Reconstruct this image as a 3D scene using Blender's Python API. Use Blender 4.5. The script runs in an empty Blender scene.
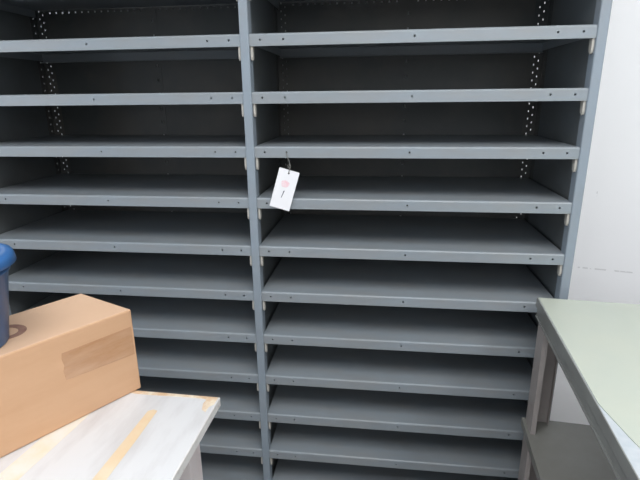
import bpy, bmesh, math, random
from mathutils import Vector, Matrix, Quaternion
random.seed(4)
sc = bpy.context.scene
col = sc.collection

# ---------------------------------------------------------------- materials
def mat(name, color, rough=0.5, metal=0.0, dirt=None, dirt_scale=6.0, dirt_lo=0.45, dirt_hi=0.75,
        bump=0.0, bump_scale=60.0, stretch=(1, 1, 1), coat=0.0, spec=0.5):
    m = bpy.data.materials.new(name); m.use_nodes = True
    nt = m.node_tree; N = nt.nodes; L = nt.links
    b = N['Principled BSDF']
    b.inputs['Base Color'].default_value = (*color, 1)
    b.inputs['Roughness'].default_value = rough
    b.inputs['Metallic'].default_value = metal
    b.inputs['Coat Weight'].default_value = coat
    b.inputs['Specular IOR Level'].default_value = spec
    tc = N.new('ShaderNodeTexCoord'); mp = N.new('ShaderNodeMapping')
    mp.inputs['Scale'].default_value = stretch
    L.new(tc.outputs['Object'], mp.inputs['Vector'])
    if dirt:
        n = N.new('ShaderNodeTexNoise'); n.inputs['Scale'].default_value = dirt_scale
        n.inputs['Detail'].default_value = 6; n.inputs['Roughness'].default_value = 0.6
        L.new(mp.outputs[0], n.inputs['Vector'])
        r = N.new('ShaderNodeValToRGB')
        r.color_ramp.elements[0].position = dirt_lo; r.color_ramp.elements[0].color = (*color, 1)
        r.color_ramp.elements[1].position = dirt_hi; r.color_ramp.elements[1].color = (*dirt, 1)
        L.new(n.outputs['Fac'], r.inputs['Fac']); L.new(r.outputs['Color'], b.inputs['Base Color'])
    if bump:
        n2 = N.new('ShaderNodeTexNoise'); n2.inputs['Scale'].default_value = bump_scale
        L.new(mp.outputs[0], n2.inputs['Vector'])
        bp = N.new('ShaderNodeBump'); bp.inputs['Strength'].default_value = bump
        bp.inputs['Distance'].default_value = 0.002
        L.new(n2.outputs['Fac'], bp.inputs['Height']); L.new(bp.outputs[0], b.inputs['Normal'])
    return m

M = {
 'shelf': mat('shelf_paint', (0.22, 0.25, 0.275), 0.33, 0, (0.23, 0.235, 0.235), 5, 0.40, 0.75, 0.08, 40, (1, 3, 3)),
 'post': mat('post_paint', (0.22, 0.26, 0.30), 0.42, 0, (0.22, 0.24, 0.26), 5, 0.45, 0.75, 0.05, 40),
 'panel': mat('panel_paint_shaded', (0.062, 0.068, 0.068), 0.5, 0, (0.105, 0.098, 0.088), 3.5, 0.4, 0.7, 0.05, 30),  # dark base colour also carries the shade inside the bays
 'side': mat('side_panel_paint_lit', (0.125, 0.14, 0.148), 0.5, 0, (0.10, 0.10, 0.095), 3, 0.4, 0.7, 0.05, 30),  # paler than the back: light on the side sheets put into the colour
 'clip': mat('clip_cream', (0.42, 0.40, 0.36), 0.45, 0),
 'tag': mat('tag_card', (0.72, 0.715, 0.73), 0.75),
 'pink': mat('tag_pink', (0.74, 0.48, 0.52), 0.75, 0, (0.73, 0.64, 0.66), 90, 0.4, 0.6),
 'ink': mat('tag_ink', (0.10, 0.10, 0.13), 0.6),
 'string': mat('string_grey', (0.17, 0.165, 0.15), 0.8),
 'top_green': mat('laminate_green', (0.42, 0.455, 0.395), 0.38, 0, (0.455, 0.475, 0.40), 5, 0.35, 0.75, 0.03, 200),
 'top_pale': mat('laminate_pale', (0.40, 0.44, 0.47), 0.35, 0, (0.46, 0.49, 0.51), 30, 0.4, 0.6),
 'bench_rim': mat('bench_rim_paint', (0.225, 0.23, 0.215), 0.4, 0, (0.19, 0.19, 0.18), 12, 0.4, 0.7),
 'bench_leg': mat('bench_leg_paint', (0.37, 0.335, 0.32), 0.45, 0, (0.30, 0.27, 0.255), 8, 0.4, 0.7),
 'bench_shelf': mat('bench_shelf_paint', (0.20, 0.195, 0.175), 0.4, 0, (0.24, 0.24, 0.22), 5, 0.4, 0.7, 0.05, 50),
 'white_top': mat('white_laminate', (0.685, 0.685, 0.69), 0.4, 0, (0.56, 0.545, 0.545), 3.2, 0.47, 0.72, 0, 60, (4, 1, 1)),
 'worn_edge': mat('worn_edge', (0.66, 0.45, 0.28), 0.6, 0, (0.80, 0.72, 0.58), 25, 0.4, 0.6),
 'edge_band': mat('edge_band', (0.80, 0.78, 0.75), 0.5, 0, (0.55, 0.50, 0.45), 40, 0.55, 0.75),
 'white_leg': mat('white_leg', (0.74, 0.68, 0.67), 0.5, 0, (0.70, 0.60, 0.58), 5, 0.4, 0.7),
 'masking': mat('masking_tape', (0.74, 0.56, 0.36), 0.6, 0, (0.73, 0.62, 0.45), 14, 0.4, 0.65),
 'masking_pale': mat('masking_tape_pale', (0.76, 0.66, 0.50), 0.6, 0, (0.76, 0.73, 0.67), 12, 0.35, 0.6),
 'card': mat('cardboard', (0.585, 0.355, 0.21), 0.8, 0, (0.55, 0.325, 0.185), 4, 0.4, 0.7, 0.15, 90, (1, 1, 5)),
 'card_top_lit': mat('cardboard_top_lit', (0.70, 0.465, 0.31), 0.8, 0, (0.66, 0.43, 0.28), 4, 0.4, 0.7, 0.1, 90),  # same cardboard, paler: light from above put into the top's colour
 'brown_tape': mat('packing_tape', (0.52, 0.315, 0.19), 0.25, 0, (0.43, 0.225, 0.11), 10, 0.35, 0.7, 0.6, 22, (1, 1, 4), 0.4),
 'print': mat('ring_brown', (0.26, 0.13, 0.10), 0.7, 0, (0.34, 0.19, 0.14), 30, 0.4, 0.6),
 'blue': mat('bucket_blue', (0.035, 0.11, 0.26), 0.35, 0, (0.045, 0.12, 0.27), 8, 0.4, 0.7),
 'blue_lid': mat('lid_blue', (0.04, 0.14, 0.36), 0.3, 0, (0.05, 0.15, 0.36), 8, 0.4, 0.7),
 'wall': mat('wall_white', (0.87, 0.87, 0.88), 0.8, 0, (0.85, 0.85, 0.86), 1.5, 0.4, 0.7, 0.06, 90),
 'wallr': mat('wall_room', (0.7, 0.7, 0.7), 0.85, 0, (0.6, 0.6, 0.6), 2),
 'floor': mat('floor_concrete', (0.22, 0.21, 0.20), 0.6, 0, (0.16, 0.155, 0.15), 3, 0.4, 0.7, 0.1, 40),
 'ceil': mat('ceiling_white', (0.75, 0.75, 0.75), 0.9, 0, (0.7, 0.7, 0.7), 2),
}

def wall_scuff(m):
    nt = m.node_tree; N = nt.nodes; L = nt.links; b = N['Principled BSDF']
    src = b.inputs['Base Color'].links[0].from_socket
    tc = N.new('ShaderNodeTexCoord'); sp = N.new('ShaderNodeSeparateXYZ'); L.new(tc.outputs['Object'], sp.inputs[0])
    def math_(op, a, c, d=None):
        n = N.new('ShaderNodeMath'); n.operation = op
        for k, v in enumerate((a, c, d)):
            if v is None: continue
            if isinstance(v, (int, float)): n.inputs[k].default_value = v
            else: L.new(v, n.inputs[k])
        return n.outputs[0]
    no = N.new('ShaderNodeTexNoise'); no.inputs['Scale'].default_value = 45; L.new(tc.outputs['Object'], no.inputs['Vector'])
    gate = math_('GREATER_THAN', no.outputs['Fac'], 0.47)
    line = math_('ADD', math_('MULTIPLY', sp.outputs['X'], -0.075), 0.8725)      # slightly falling scratch
    tot = None
    for z0, w_, x0, x1 in ((None, .0028, 1.175, 1.39), (1.245, .010, 1.232, 1.236), (1.085, .009, 1.202, 1.206), (.33, .01, 1.3, 1.32)):
        dz = math_('ABSOLUTE', math_('SUBTRACT', sp.outputs['Z'], line if z0 is None else z0), 0)
        a = math_('LESS_THAN', dz, w_)
        a = math_('MULTIPLY', a, math_('MULTIPLY', math_('GREATER_THAN', sp.outputs['X'], x0), math_('LESS_THAN', sp.outputs['X'], x1)))
        tot = a if tot is None else math_('MAXIMUM', tot, a)
    fac = math_('MULTIPLY', math_('MULTIPLY', tot, gate), 0.5)
    mx = N.new('ShaderNodeMix'); mx.data_type = 'RGBA'; L.new(fac, mx.inputs['Factor'])
    L.new(src, mx.inputs[6]); mx.inputs[7].default_value = (.48, .48, .49, 1); L.new(mx.outputs[2], b.inputs['Base Color'])
wall_scuff(M['wall'])

# ---------------------------------------------------------------- helpers
def box(bm, x0, x1, y0, y1, z0, z1, mi=0):
    v = [bm.verts.new((x, y, z)) for x in (x0, x1) for y in (y0, y1) for z in (z0, z1)]
    for f in ((0, 1, 3, 2), (4, 6, 7, 5), (0, 4, 5, 1), (2, 3, 7, 6), (0, 2, 6, 4), (1, 5, 7, 3)):
        bm.faces.new([v[i] for i in f]).material_index = mi
    return v

def prism_x(bm, poly, x0, x1):          # poly in (y,z), extruded along x
    a = [bm.verts.new((x0, y, z)) for y, z in poly]; b = [bm.verts.new((x1, y, z)) for y, z in poly]
    n = len(poly)
    bm.faces.new(a); bm.faces.new(b[::-1])
    for i in range(n): bm.faces.new((a[i], b[i], b[(i+1) % n], a[(i+1) % n]))

def prism_z(bm, poly, z0, z1):          # poly in (x,y)
    a = [bm.verts.new((x, y, z0)) for x, y in poly]; b = [bm.verts.new((x, y, z1)) for x, y in poly]
    n = len(poly)
    bm.faces.new(a); bm.faces.new(b[::-1])
    for i in range(n): bm.faces.new((a[i], b[i], b[(i+1) % n], a[(i+1) % n]))

def lathe(bm, prof, n=64):
    rings = []
    for r, z in prof:
        if r < 1e-6: rings.append([bm.verts.new((0, 0, z))])
        else: rings.append([bm.verts.new((r*math.cos(2*math.pi*k/n), r*math.sin(2*math.pi*k/n), z)) for k in range(n)])
    for a, b in zip(rings, rings[1:]):
        for k in range(n):
            k2 = (k+1) % n
            if len(a) == 1: bm.faces.new((a[0], b[k], b[k2]))
            elif len(b) == 1: bm.faces.new((a[k], a[k2], b[0]))
            else: bm.faces.new((a[k], a[k2], b[k2], b[k]))

def tube(bm, pts, r, n=8):
    pts = [Vector(p) for p in pts]; rings = []
    up = Vector((0.3, 1, 0.2)).normalized()
    for i, p in enumerate(pts):
        t = (pts[min(i+1, len(pts)-1)] - pts[max(i-1, 0)]).normalized()
        a = t.cross(up).normalized(); b = t.cross(a)
        rings.append([bm.verts.new(p + r*(math.cos(2*math.pi*k/n)*a + math.sin(2*math.pi*k/n)*b)) for k in range(n)])
    for a, b in zip(rings, rings[1:]):
        for k in range(n): bm.faces.new((a[k], a[(k+1) % n], b[(k+1) % n], b[k]))
    bm.faces.new(rings[0][::-1]); bm.faces.new(rings[-1])

def perf(bm, u0, u1, v0, v1, pitch, hw, hh, fn, ucent=None, stagger=0.0):
    """thin sheet in (u,v) with punched rectangular holes; fn maps (u,v,side) to a point. column centres ucent."""
    th = 1
    ucent = ucent or [(u0+u1)/2]
    us = [u0]
    for c in ucent: us += [c-hw/2, c+hw/2]
    us.append(u1)
    vs = [v0]; c = v0 + pitch/2
    while c + hh/2 < v1:
        vs += [c-hh/2, c+hh/2]; c += pitch
    vs.append(v1)
    G = [[[bm.verts.new(fn(u, v, s)) for v in vs] for u in us] for s in (0, 1)]
    solid = lambda i, j: 0 <= i < len(us)-1 and 0 <= j < len(vs)-1 and not (i % 2 == 1 and j % 2 == 1)
    for i in range(len(us)-1):
        for j in range(len(vs)-1):
            if not solid(i, j): continue
            for s in (0, 1):
                g = G[s]; f = (g[i][j], g[i+1][j], g[i+1][j+1], g[i][j+1])
                bm.faces.new(f if s == 0 else f[::-1])
            for (di, dj, a, b) in ((-1, 0, (i, j), (i, j+1)), (1, 0, (i+1, j), (i+1, j+1)), (0, -1, (i, j), (i+1, j)), (0, 1, (i, j+1), (i+1, j+1))):
                if not solid(i+di, j+dj):
                    bm.faces.new((G[0][a[0]][a[1]], G[0][b[0]][b[1]], G[1][b[0]][b[1]], G[1][a[0]][a[1]]))

def obj(name, bm, mats, parent=None, bevel=0.0, smooth=False, loc=None, seg=2):
    bmesh.ops.recalc_face_normals(bm, faces=bm.faces)
    me = bpy.data.meshes.new(name); bm.to_mesh(me); bm.free()
    for m in (mats if isinstance(mats, (list, tuple)) else [mats]): me.materials.append(m)
    o = bpy.data.objects.new(name, me); col.objects.link(o)
    if parent: o.parent = parent
    if loc: o.location = loc
    if bevel:
        b = o.modifiers.new('bevel', 'BEVEL'); b.width = bevel; b.segments = seg; b.limit_method = 'ANGLE'
        b.angle_limit = math.radians(40)
    if smooth:
        for p in me.polygons: p.use_smooth = True
    return o

def thing(name, label, cat, loc=(0, 0, 0), rz=0, group=None):
    o = bpy.data.objects.new(name, None); col.objects.link(o)
    o.location = loc; o.rotation_euler = (0, 0, rz); o['label'] = label; o['category'] = cat
    o.empty_display_size = 0.1
    if group: o['group'] = group
    return o

def struct(name, bm, m):
    o = obj(name, bm, m); o['kind'] = 'structure'; return o

# ---------------------------------------------------------------- the room
WY = 0.56            # face of the back wall
XL, XR, YF, ZC = -2.6, 2.3, -3.6, 3.0
bm = bmesh.new(); box(bm, XL-.1, XR+.1, YF-.1, WY+.1, -.1, 0); struct('floor', bm, M['floor'])
bm = bmesh.new(); box(bm, XL-.1, XR+.1, YF-.1, WY+.1, ZC, ZC+.1); struct('ceiling', bm, M['ceil'])
bm = bmesh.new(); box(bm, XL-.1, XR+.1, WY, WY+.1, 0, ZC); struct('wall_back', bm, M['wall'])
bm = bmesh.new(); box(bm, XL-.1, XL, YF, WY, 0, ZC); struct('wall_left', bm, M['wallr'])
bm = bmesh.new(); box(bm, XR, XR+.1, YF, WY, 0, ZC); struct('wall_right', bm, M['wallr'])
bm = bmesh.new(); box(bm, XL-.1, XR+.1, YF-.1, YF, 0, ZC); struct('wall_front', bm, M['wallr'])

# ---------------------------------------------------------------- shelving unit (two bays sharing the middle upright)
W = 0.914; G = 0.012; SP = 0.1505; LIP = 0.032; Z1 = 1.6175; DEP = 0.4345; TOPZ = 2.13
unit = thing('shelving_unit', 'tall grey-blue steel shelving unit, two bays of closely spaced empty shelves against the white wall',
             'shelving', (0, 0, 0))

def shelf_mesh(back_lip=True):
    bm = bmesh.new(); L = W - 2*G; t = 0.0014; D = 0.422
    # pan: rounded nose, front face, bottom return, as one folded profile
    r = 0.0055
    nose = [(r*(1-math.sin(a)), -r*(1-math.cos(a))) for a in [0, .4, .8, 1.2, math.pi/2]]   # (y,z) from top to front
    nose = [(r - r*math.sin(a), -(r - r*math.cos(a))) for a in [0, .4, .8, 1.2, math.pi/2]]
    inner = [(y+t, z-t) for y, z in nose][::-1]
    holes = [0.030, 0.094, 0.442, L-0.093, L-0.032]
    hz0, hz1, hw = -0.0185, -0.0135, 0.0050
    top = [(D, 0), (r, 0)] + nose[1:]
    up = top + [(0, hz1), (t, hz1)] + inner[:1] + [(r+t, -t), (D, -t)]
    low = [(0, hz0), (0, -LIP), (0.014, -LIP), (0.014, -LIP+t), (t, -LIP+t), (t, hz0)]
    mid = [(0, hz1), (0, hz0), (t, hz0), (t, hz1)]
    prism_x(bm, up, 0, L); prism_x(bm, low, 0, L)
    x = 0
    for h in holes:
        prism_x(bm, mid, x, h-hw/2); x = h+hw/2
    prism_x(bm, mid, x, L)
    if back_lip:
        prism_x(bm, [(D, 0), (D, -LIP), (D-0.014, -LIP), (D-0.014, -LIP+t), (D-t, -LIP+t), (D-t, -t)], 0, L)
    box(bm, 0, t, t, D-t, -LIP*.8, -t); box(bm, L-t, L, t, D-t, -LIP*.8, -t)   # side folds
    box(bm, .1, L-.1, .19, .23, -.012, -t)                                     # stiffener below
    return bm

def clip_mesh():
    bm = bmesh.new()     # bent support clip: tongue below the shelf end, hooked to the upright
    prism_x(bm, [(0.006, -0.010), (0.004, -0.030), (0.0035, -0.060), (0.006, -0.067), (0.012, -0.069), (0.020, -0.062), (0.024, -0.036), (0.024, -0.010)], 0, 0.0065)
    box(bm, -0.0045, 0.002, 0.010, 0.022, -0.050, -0.030)
    return bm

clip0 = None; shelf0 = None
def place_shelf(x0, z, first=False):
    global shelf0, clip0
    if shelf0 is None:
        s = obj('shelf', shelf_mesh(), M['shelf'], unit); shelf0 = s
    else:
        s = shelf0.copy(); col.objects.link(s); s.parent = unit
    s.location = (x0, 0, z)
    for side in (0, 1):
        if clip0 is None:
            c = obj('shelf_clip', clip_mesh(), M['clip'], s, bevel=0.0012); c['label'] = 'cream shelf clip'; clip0 = c
        else:
            c = clip0.copy(); col.objects.link(c); c.parent = s
        if side == 0: c.location = (0.0012, 0, 0); c.rotation_euler = (0, 0, 0); c.scale = (1, 1, 1)
        else: c.location = (W-2*G-0.0012, 0, 0); c.scale = (-1, 1, 1)
    return s
top_me = None
for i in range(-2, 11):
    z = Z1 - i*SP
    for x in (G+0.0005, -W+G-0.0005):
        s = place_shelf(x, z)
        if i == -1:                       # this pair has no back stop, the rail behind shows
            if top_me is None: top_me = obj('shelf', shelf_mesh(False), M['shelf'], unit)
            me = top_me.data; s.data = me
bpy.data.objects.remove(top_me)

# front uprights: folded channel, 25 mm face
def front_post():
    bm = bmesh.new(); h = 0.0128; r = .003
    prof = [(-h, 0.034), (-h, r), (-h+.001, .001), (-h+r, 0), (h-r, 0), (h-.001, .001), (h, r), (h, 0.034), (h-.0018, .034), (h-.0018, .003), (-h+.0018, .003), (-h+.0018, .034)]
    prism_z(bm, [(x, y-0.004) for x, y in prof], 0.0, TOPZ)
    return bm
p0 = obj('front_post', front_post(), M['post'], unit)
for x in (-W, W):
    p = p0.copy(); col.objects.link(p); p.parent = unit; p.location = (x, 0, 0)

# rear uprights: perforated angle iron with real punched slots
PT = 0.0018
def rear_post(sides):
    bm = bmesh.new()
    for s in sides:
        perf(bm, 0.0, 0.024, 0, TOPZ, 0.0254, 0.0036, 0.0058, lambda u, v, k, s=s: (s*(0.0003+u), DEP + k*PT, v), [0.017])
        perf(bm, 0.024, 0.046, 0.0127, TOPZ, 0.0254, 0.0036, 0.0058, lambda u, v, k, s=s: (s*(0.0003+u), DEP + k*PT, v), [0.031])
        perf(bm, 0.0, 0.032, 0, TOPZ, 0.0254, 0.0036, 0.0055, lambda u, v, k, s=s: (s*(0.0021 if k == 0 else 0.0003), DEP - u, v), [0.014])
    return bm
r0 = obj('rear_post', rear_post((1, -1)), M['panel'], unit)
obj('rear_post', rear_post((-1,)), M['panel'], unit, loc=(W, 0, 0))
obj('rear_post', rear_post((1,)), M['panel'], unit, loc=(-W, 0, 0))

# side sheets
def side_sheet():
    bm = bmesh.new(); box(bm, -0.0009, 0.0009, 0.022, DEP-0.024, 0.02, TOPZ-.01); return bm
s0 = obj('side_panel', side_sheet(), M['side'], unit)
for x in (-W, W):
    s = s0.copy(); col.objects.link(s); s.parent = unit; s.location = (x, 0, 0)

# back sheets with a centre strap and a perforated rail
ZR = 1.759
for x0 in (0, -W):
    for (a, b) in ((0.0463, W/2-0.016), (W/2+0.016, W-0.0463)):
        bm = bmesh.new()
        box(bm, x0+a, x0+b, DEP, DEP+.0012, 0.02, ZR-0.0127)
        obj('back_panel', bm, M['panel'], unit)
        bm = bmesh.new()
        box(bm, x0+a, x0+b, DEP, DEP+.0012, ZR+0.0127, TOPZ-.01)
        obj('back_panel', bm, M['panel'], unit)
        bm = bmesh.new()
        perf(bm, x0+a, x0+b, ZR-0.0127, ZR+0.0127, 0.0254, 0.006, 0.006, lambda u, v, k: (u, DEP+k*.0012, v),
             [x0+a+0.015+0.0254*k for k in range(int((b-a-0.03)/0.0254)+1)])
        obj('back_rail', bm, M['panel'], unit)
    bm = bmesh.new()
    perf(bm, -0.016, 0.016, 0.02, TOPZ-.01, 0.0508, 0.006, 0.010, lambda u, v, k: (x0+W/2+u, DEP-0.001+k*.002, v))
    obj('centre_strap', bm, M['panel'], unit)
# kick plates closing the foot
for x0 in (0, -W):
    bm = bmesh.new(); box(bm, x0+.0135, x0+W-.0135, 0.004, 0.006, 0.0, 0.075); obj('kick_plate', bm, M['shelf'], unit)

# ---------------------------------------------------------------- hanging tag
tx, tz = 0.1125, 1.2405
tag = thing('hanging_tag', 'white card tag with a pink smudge hanging by string from a shelf edge', 'tag', (tx, -0.006, tz))
tw, tl = 0.060, 0.117
bm = bmesh.new()
# local: hole near the top; card hangs tilted
n = 12; hr = 0.0028
outer = []
card = [(-tw/2, 0.010), (tw/2, 0.010), (tw/2, 0.010-tl), (-tw/2, 0.010-tl)]
# ring around the hole split into a grid of strips so the hole is real
hole = [(hr*math.cos(2*math.pi*k/16+math.pi/4), hr*math.sin(2*math.pi*k/16+math.pi/4)) for k in range(16)]
sq = []
for k in range(16):
    a = 2*math.pi*k/16+math.pi/4; c, s = math.cos(a), math.sin(a); m_ = max(abs(c), abs(s)); sq.append((c/m_*.008, s/m_*.008))
def slab(poly):
    a = [bm.verts.new((x, 0, z)) for x, z in poly]; b = [bm.verts.new((x, 0.0009, z)) for x, z in poly]
    bm.faces.new(a); bm.faces.new(b[::-1])
    for i in range(len(poly)): bm.faces.new((a[i], b[i], b[(i+1) % len(poly)], a[(i+1) % len(poly)]))
for k in range(16):
    k2 = (k+1) % 16; slab([hole[k], sq[k], sq[k2], hole[k2]])
slab([(-tw/2+.001, 0.010), (tw/2-.001, 0.010), (tw/2-.001, 0.008), (-tw/2+.001, 0.008)])
slab([(-tw/2, 0.009), (-tw/2+.001, 0.010), (-tw/2+.001, 0.008), (-0.008, 0.008), (-0.008, -0.008), (-tw/2, -0.008)])
slab([(tw/2, 0.009), (tw/2, -0.008), (0.008, -0.008), (0.008, 0.008), (tw/2-.001, 0.008), (tw/2-.001, 0.010)])
slab([(-tw/2, -0.008), (tw/2, -0.008), (tw/2, .010-tl), (-tw/2, .010-tl)])
bmesh.ops.remove_doubles(bm, verts=bm.verts, dist=1e-5)
cardo = obj('card', bm, M['tag'], tag)
bm = bmesh.new()
pts = []
for k in range(14):
    a = 2*math.pi*k/14; rr = 1+0.06*math.sin(3*a+1)+.08*math.sin(5*a); pts.append((-0.002+0.0125*rr*math.cos(a), -0.032+0.0105*rr*math.sin(a)))
def slab2(poly, y0, y1):
    a = [bm.verts.new((x, y0, z)) for x, z in poly]; b = [bm.verts.new((x, y1, z)) for x, z in poly]
    bm.faces.new(a); bm.faces.new(b[::-1])
    for i in range(len(poly)): bm.faces.new((a[i], b[i], b[(i+1) % len(poly)], a[(i+1) % len(poly)]))
slab2(pts, -0.0002, 0.0002)
o = obj('pink_smudge', bm, M['pink'], cardo)
bm = bmesh.new()
slab2([(-0.0042, -0.074), (-0.0022, -0.0745), (0.0018, -0.0525), (0.0004, -0.0515), (-0.0025, -0.055), (-0.0014, -0.056)], -0.0003, 0.0002)
o = obj('handwritten_one', bm, M['ink'], cardo)
cardo.rotation_euler = (math.radians(-3), math.radians(16.5), math.radians(4))
bm = bmesh.new()
zt = (Z1-2*SP-0.016) - tz
tube(bm, [(0.0, 0.003, -0.004), (0.0, -0.002, 0.002), (0.003, -0.003, 0.012), (0.007, -0.001, 0.020), (0.004, 0.0, 0.027), (-0.003, -0.001, 0.023), (-0.001, -0.003, 0.017),
          (0.005, -0.001, 0.024), (0.002, 0.0, 0.034), (-0.003, 0.0038, 0.044), (-0.0055, 0.0042, 0.056), (-0.0063, 0.0050, 0.0598), (-0.0055, 0.0040, 0.052), (-0.001, 0.0030, 0.040), (0.003, 0.002, 0.030), (0.0, 0.004, 0.012), (0.0, 0.003, 0.0)], 0.0009)
obj('string', bm, M['string'], tag, smooth=True)

# ---------------------------------------------------------------- work bench on the right
TH = 0.90
bench = thing('work_bench', 'grey steel work bench with a pale green top in the right corner', 'table', (0.826, -0.043, 0), math.radians(-4.9))
BL, BW = 1.32, 0.75          # length towards the viewer, width
def panel(x0, x1, y0, y1, z0, z1, name, m, bev=0.002, par=bench):
    bm = bmesh.new(); box(bm, x0, x1, y0, y1, z0, z1); return obj(name, bm, m, par, bevel=bev)
panel(0.002, BW-.002, -BL+.002, -.002, TH-.012, TH-0.0015, 'tabletop', M['top_pale'], .001)
# green sheet covering most of the top; its near left corner is cut back
bm = bmesh.new()
prism_z(bm, [(0.004, -0.003), (BW-.004, -0.003), (BW-.004, -BL+.004), (0.16, -BL+.004), (0.118, -0.90), (0.052, -0.69), (0.026, -0.60), (0.004, -0.50)], TH-.0015, TH)
o = obj('green_sheet', bm, M['top_green'], bench); o['label'] = 'pale green laminate'
# rim: stepped steel edge along all four sides
def rim(bm, x0, x1, y0, y1):
    box(bm, x0, x1, y0, y1, TH-.026, TH-.0008)
bm = bmesh.new()
e = .003
box(bm, 0, e, -BL, 0, TH-.028, TH-.0008); box(bm, BW-e, BW, -BL, 0, TH-.028, TH-.0008)
box(bm, e, BW-e, -e, 0, TH-.028, TH-.0008); box(bm, e, BW-e, -BL, -BL+e, TH-.028, TH-.0008)
obj('top_rim', bm, M['bench_rim'], bench, bevel=.0015)
bm = bmesh.new()
box(bm, .004, .010, -BL+.004, -.004, TH-.056, TH-.024); box(bm, BW-.010, BW-.004, -BL+.004, -.004, TH-.056, TH-.024)
box(bm, .010, BW-.010, -.010, -.004, TH-.056, TH-.024); box(bm, .010, BW-.010, -BL+.004, -BL+.010, TH-.056, TH-.024)
# small return at the foot of the rail, catches the light
box(bm, .001, .010, -BL+.004, -.004, TH-.058, TH-.053)
obj('apron_rail', bm, M['bench_rim'], bench, bevel=.001)
def leg_bm(sx, sy):
    bm = bmesh.new(); t = .003
    # open angle: outer flange along the length, second flange along the width with a lip
    A = .068; B = .062
    poly = [(0, 0), (B, 0), (B, -.014), (B-t, -.014), (B-t, -t), (t, -t), (t, -A+t), (.014, -A+t), (.014, -A), (0, -A)]
    poly = [(x*sx, y*sy) for x, y in poly]
    prism_z(bm, poly, 0, TH-.026)
    box(bm, min(0, sx*.04), max(0, sx*.04), min(0, -sy*.04), max(0, -sy*.04), 0, .004)
    return bm
for sx, sy, lx, ly in ((1, 1, .0105, -.0105), (-1, 1, BW-.0105, -.0105), (1, -1, .0105, -BL+.0105), (-1, -1, BW-.0105, -BL+.0105)):
    obj('leg', leg_bm(sx, sy), M['bench_leg'], bench, bevel=.001, loc=(lx, ly, 0))
LS = .500
bm = bmesh.new(); q = .001
box(bm, q, BW-q, -BL+q, -q, LS-.002, LS)
for x in (q, BW-q-.002): box(bm, x, x+.002, -BL+q, -q, LS-.026, LS-.002)
for y in (-BL+q, -q-.002): box(bm, q+.002, BW-q-.002, y, y+.002, LS-.026, LS-.002)
obj('lower_shelf', bm, M['bench_shelf'], bench, bevel=.0008)

# ---------------------------------------------------------------- white table at left
TZ = 0.75; ex, ey = -0.002, -0.392
tab = thing('white_table', 'white laminate table with worn edges and strips of beige tape, lower left', 'table', (ex, ey, 0), math.radians(-1.5))
TL, TD = 1.25, 0.80
bm = bmesh.new(); box(bm, -TL, -.001, -TD, -.001, TZ-.024, TZ); obj('tabletop', bm, M['white_top'], tab, bevel=.0015)
bm = bmesh.new()     # edging strip round the board
box(bm, -.001, .0012, -TD, .0012, TZ-.0242, TZ-.001); box(bm, -TL, -.001, -.001, .0012, TZ-.0242, TZ-.001)
obj('edge_band', bm, M['edge_band'], tab, bevel=.0008)
bm = bmesh.new()     # bare worn strip along the far edge and at the corner
prism_z(bm, [(-TL, -.0012), (-TL, -.012), (-.30, -.0125), (-.17, -.014), (-.09, -.011), (-.035, -.011), (-.028, -.014), (-.030, -.030), (-.024, -.052), (-.0125, -.060), (-.0115, -.040), (-.0025, -.030), (-.0022, -.0012)], TZ, TZ+.0003)
obj('worn_strip', bm, M['worn_edge'], tab)
def strip(poly, m, nm='tape_strip'):
    bm = bmesh.new(); prism_z(bm, [(x-ex, y-ey) for x, y in poly], TZ, TZ+.0004)
    return obj(nm, bm, M[m], tab)
strip([(-.128, -.462), (-.139, -.459), (-.150, -.466), (-.1515, -.56), (-.1535, -.67), (-.158, -1.10), (-.131, -1.10), (-.1265, -.67), (-.126, -.56)], 'masking')['label'] = 'orange-beige tape strip'
strip([(-.275, -.43), (-.322, -.43), (-.330, -.55), (-.343, -.69), (-.355, -1.10), (-.302, -1.10), (-.295, -.69), (-.283, -.55)], 'masking_pale')['label'] = 'pale faded tape strip'
bm = bmesh.new(); box(bm, -TL+.06, -.072, -.045, -.030, TZ-.10, TZ-.024)
obj('apron', bm, M['white_leg'], tab, bevel=.001)
for sx, sy in ((0, 0), (1, 0), (0, 1), (1, 1)):
    x1 = -.045 if sx == 0 else -TL+.045+.062; y1 = -.036 if sy == 0 else -TD+.036+.062
    bm = bmesh.new(); box(bm, x1-.062, x1, y1-.062, y1, 0, TZ-.024); obj('leg', bm, M['white_leg'], tab, bevel=.002)

# ---------------------------------------------------------------- carton on the table
BZ0, BZ1 = TZ+.0008, 0.968
c0 = Vector((-.2105, -.376, 0)); lo = Vector((-.535, -.845, 0))*.50; sh = Vector((-.181, .082, 0))
carton = thing('cardboard_box', 'brown cardboard carton lying on the white table under the blue bucket', 'box', (c0.x, c0.y, BZ0))
H = BZ1-BZ0
bm = bmesh.new()
P = [Vector((0, 0, 0)), lo, lo+sh, sh]
a = [bm.verts.new(p) for p in P]; b = [bm.verts.new(p+Vector((0, 0, H))) for p in P]
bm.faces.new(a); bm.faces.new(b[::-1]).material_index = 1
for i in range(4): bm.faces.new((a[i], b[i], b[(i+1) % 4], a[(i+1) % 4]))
body = obj('carton_body', bm, [M['card'], M['card_top_lit']], carton, bevel=.004, seg=3)
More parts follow.
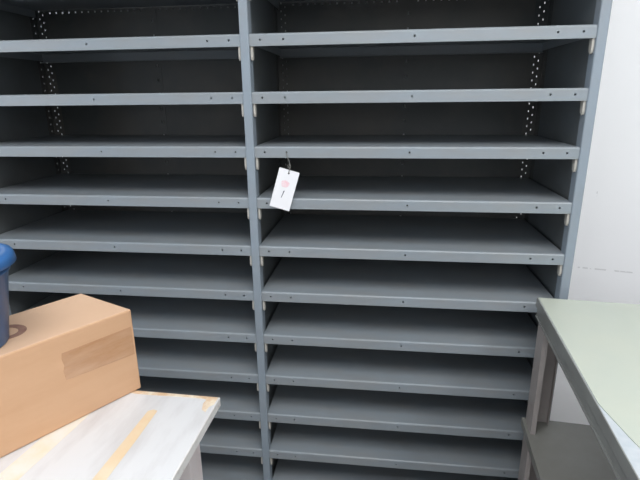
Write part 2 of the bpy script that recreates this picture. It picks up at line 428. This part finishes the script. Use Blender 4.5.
# long-face coordinates: s along lo (0..1 m), h up, offset outward
ln = lo.normalized(); nrm = Vector((-ln.y, ln.x, 0))
if nrm.x < 0: nrm = -nrm
def face_pts(poly, off): return [ln*s + nrm*off + Vector((0, 0, h)) for s, h in poly]
def face_slab(poly, th, nm, m):
    bm = bmesh.new()
    a = [bm.verts.new(p) for p in face_pts(poly, -0.0002)]; b = [bm.verts.new(p) for p in face_pts(poly, th)]
    bm.faces.new(a); bm.faces.new(b[::-1])
    for i in range(len(poly)): bm.faces.new((a[i], b[i], b[(i+1) % len(poly)], a[(i+1) % len(poly)]))
    return obj(nm, bm, m, carton)
o = face_slab([(0.006, H*.80), (0.168, H*.80), (0.170, H*.73), (0.167, H*.66), (0.171, H*.60), (0.168, H*.50), (0.006, H*.46)], 0.0005, 'packing_tape', M['brown_tape'])
o['label'] = 'glossy brown packing tape'
# brown open ring mark on the top face
bm = bmesh.new()
cx, cy, R1, R2 = MARK = (-.425+.2105, -.517+.376, .038, .025)
a0, a1 = math.radians(-130), math.radians(120); nn = 24
ri = []
for k in range(nn+1):
    t = a0+(a1-a0)*k/nn
    ri.append((bm.verts.new((cx+R1*math.cos(t)*1.1, cy+R1*math.sin(t)*1.0, H+.0003)), bm.verts.new((cx-.002+R2*math.cos(t)*1.1, cy+R2*math.sin(t)*.9, H+.0003))))
for p, r_ in zip(ri, ri[1:]): bm.faces.new((p[0], r_[0], r_[1], p[1]))
g = bmesh.ops.extrude_face_region(bm, geom=bm.faces[:]); bmesh.ops.translate(bm, verts=[v for v in g['geom'] if isinstance(v, bmesh.types.BMVert)], vec=(0, 0, -.0003))
obj('ring_mark', bm, M['print'], carton)

# ---------------------------------------------------------------- blue bucket
bk = thing('bucket', 'dark blue plastic bucket with lid standing on the cardboard carton', 'bucket', (-.465, -.588, BZ1+.0005))
BH = .187; rb, rt = .084, .108
bm = bmesh.new()
lathe(bm, [(0, .003), (rb-.012, .003), (rb-.010, 0), (rb-.002, 0), (rb, .004), (rt-.001, BH-.035), (rt+.003, BH-.033), (rt+.003, BH-.028), (rt, BH-.026), (rt, BH-.004), (rt-.004, BH-.004), (rb-.004, .008), (0, .008)])
obj('bucket_body', bm, M['blue'], bk, smooth=True)
bm = bmesh.new()
lathe(bm, [(0, BH-.006), (rt-.014, BH-.006), (rt-.010, BH-.003), (rt-.006, BH+.005), (rt+.006, BH+.004), (rt+.012, BH+.002), (rt+.0145, BH-.004), (rt+.0165, BH-.017), (rt+.013, BH-.019), (rt+.009, BH-.010), (rt+.001, BH-.003), (rt-.006, BH-.0035), (rt-.012, BH-.009), (0, BH-.009)])
obj('lid', bm, M['blue_lid'], bk, smooth=True)

# ---------------------------------------------------------------- light
def area(name, loc, rot, sx, sy, power, color):
    l = bpy.data.lights.new(name, 'AREA'); l.shape = 'RECTANGLE'; l.size = sx; l.size_y = sy; l.energy = power; l.color = color
    o = bpy.data.objects.new(name, l); col.objects.link(o); o.location = loc; o.rotation_euler = rot; return o
area('ceiling_lamp_light', (0.3, -1.6, ZC-.03), (0, 0, 0), 2.2, 1.4, 60, (0.97, 0.985, 1.0))
area('wall_fill_light', (2.0, -1.5, ZC-.03), (0, 0, 0), .5, 1.2, 27, (0.97, 0.985, 1.0))  # unseen fill, added to brighten the white wall at right
area('front_fill_light', (1.2, YF+.05, 2.3), (math.radians(90), 0, 0), 2.0, 1.2, 18, (0.93, 0.965, 1.0))  # added soft fill from behind the camera, lifts wall and shelf lips
area('side_window_light', (XL+.05, -1.9, 1.75), (0, math.radians(-90), 0), 1.5, 1.8, 30, (0.78, 0.88, 1.0))
w = bpy.data.worlds.new('world'); sc.world = w; w.use_nodes = True
w.node_tree.nodes['Background'].inputs[0].default_value = (.8, .88, 1, 1); w.node_tree.nodes['Background'].inputs[1].default_value = .3

# ---------------------------------------------------------------- camera
yaw, pit, roll, f = -.1251, -.2904, -.0106, 476.9
fw = Vector((math.sin(yaw)*math.cos(pit), math.cos(yaw)*math.cos(pit), math.sin(pit)))
rt_ = Vector((math.cos(yaw), -math.sin(yaw), 0)); up = rt_.cross(fw)
r2 = rt_*math.cos(roll)+up*math.sin(roll); u2 = -rt_*math.sin(roll)+up*math.cos(roll)
cam = bpy.data.cameras.new('camera'); cam.sensor_width = 36; cam.lens = f/640*36; cam.clip_start = .02
co = bpy.data.objects.new('camera', cam); col.objects.link(co)
mtx = Matrix((r2, u2, -fw)).transposed().to_4x4(); mtx.translation = Vector((.3719, -1.361, 1.45)); co.matrix_world = mtx
sc.camera = co
sc.view_settings.view_transform = 'Standard'; sc.view_settings.look = 'None'; sc.view_settings.gamma = 1
sc.view_settings.use_curve_mapping = False; sc.view_settings.exposure = 0.0
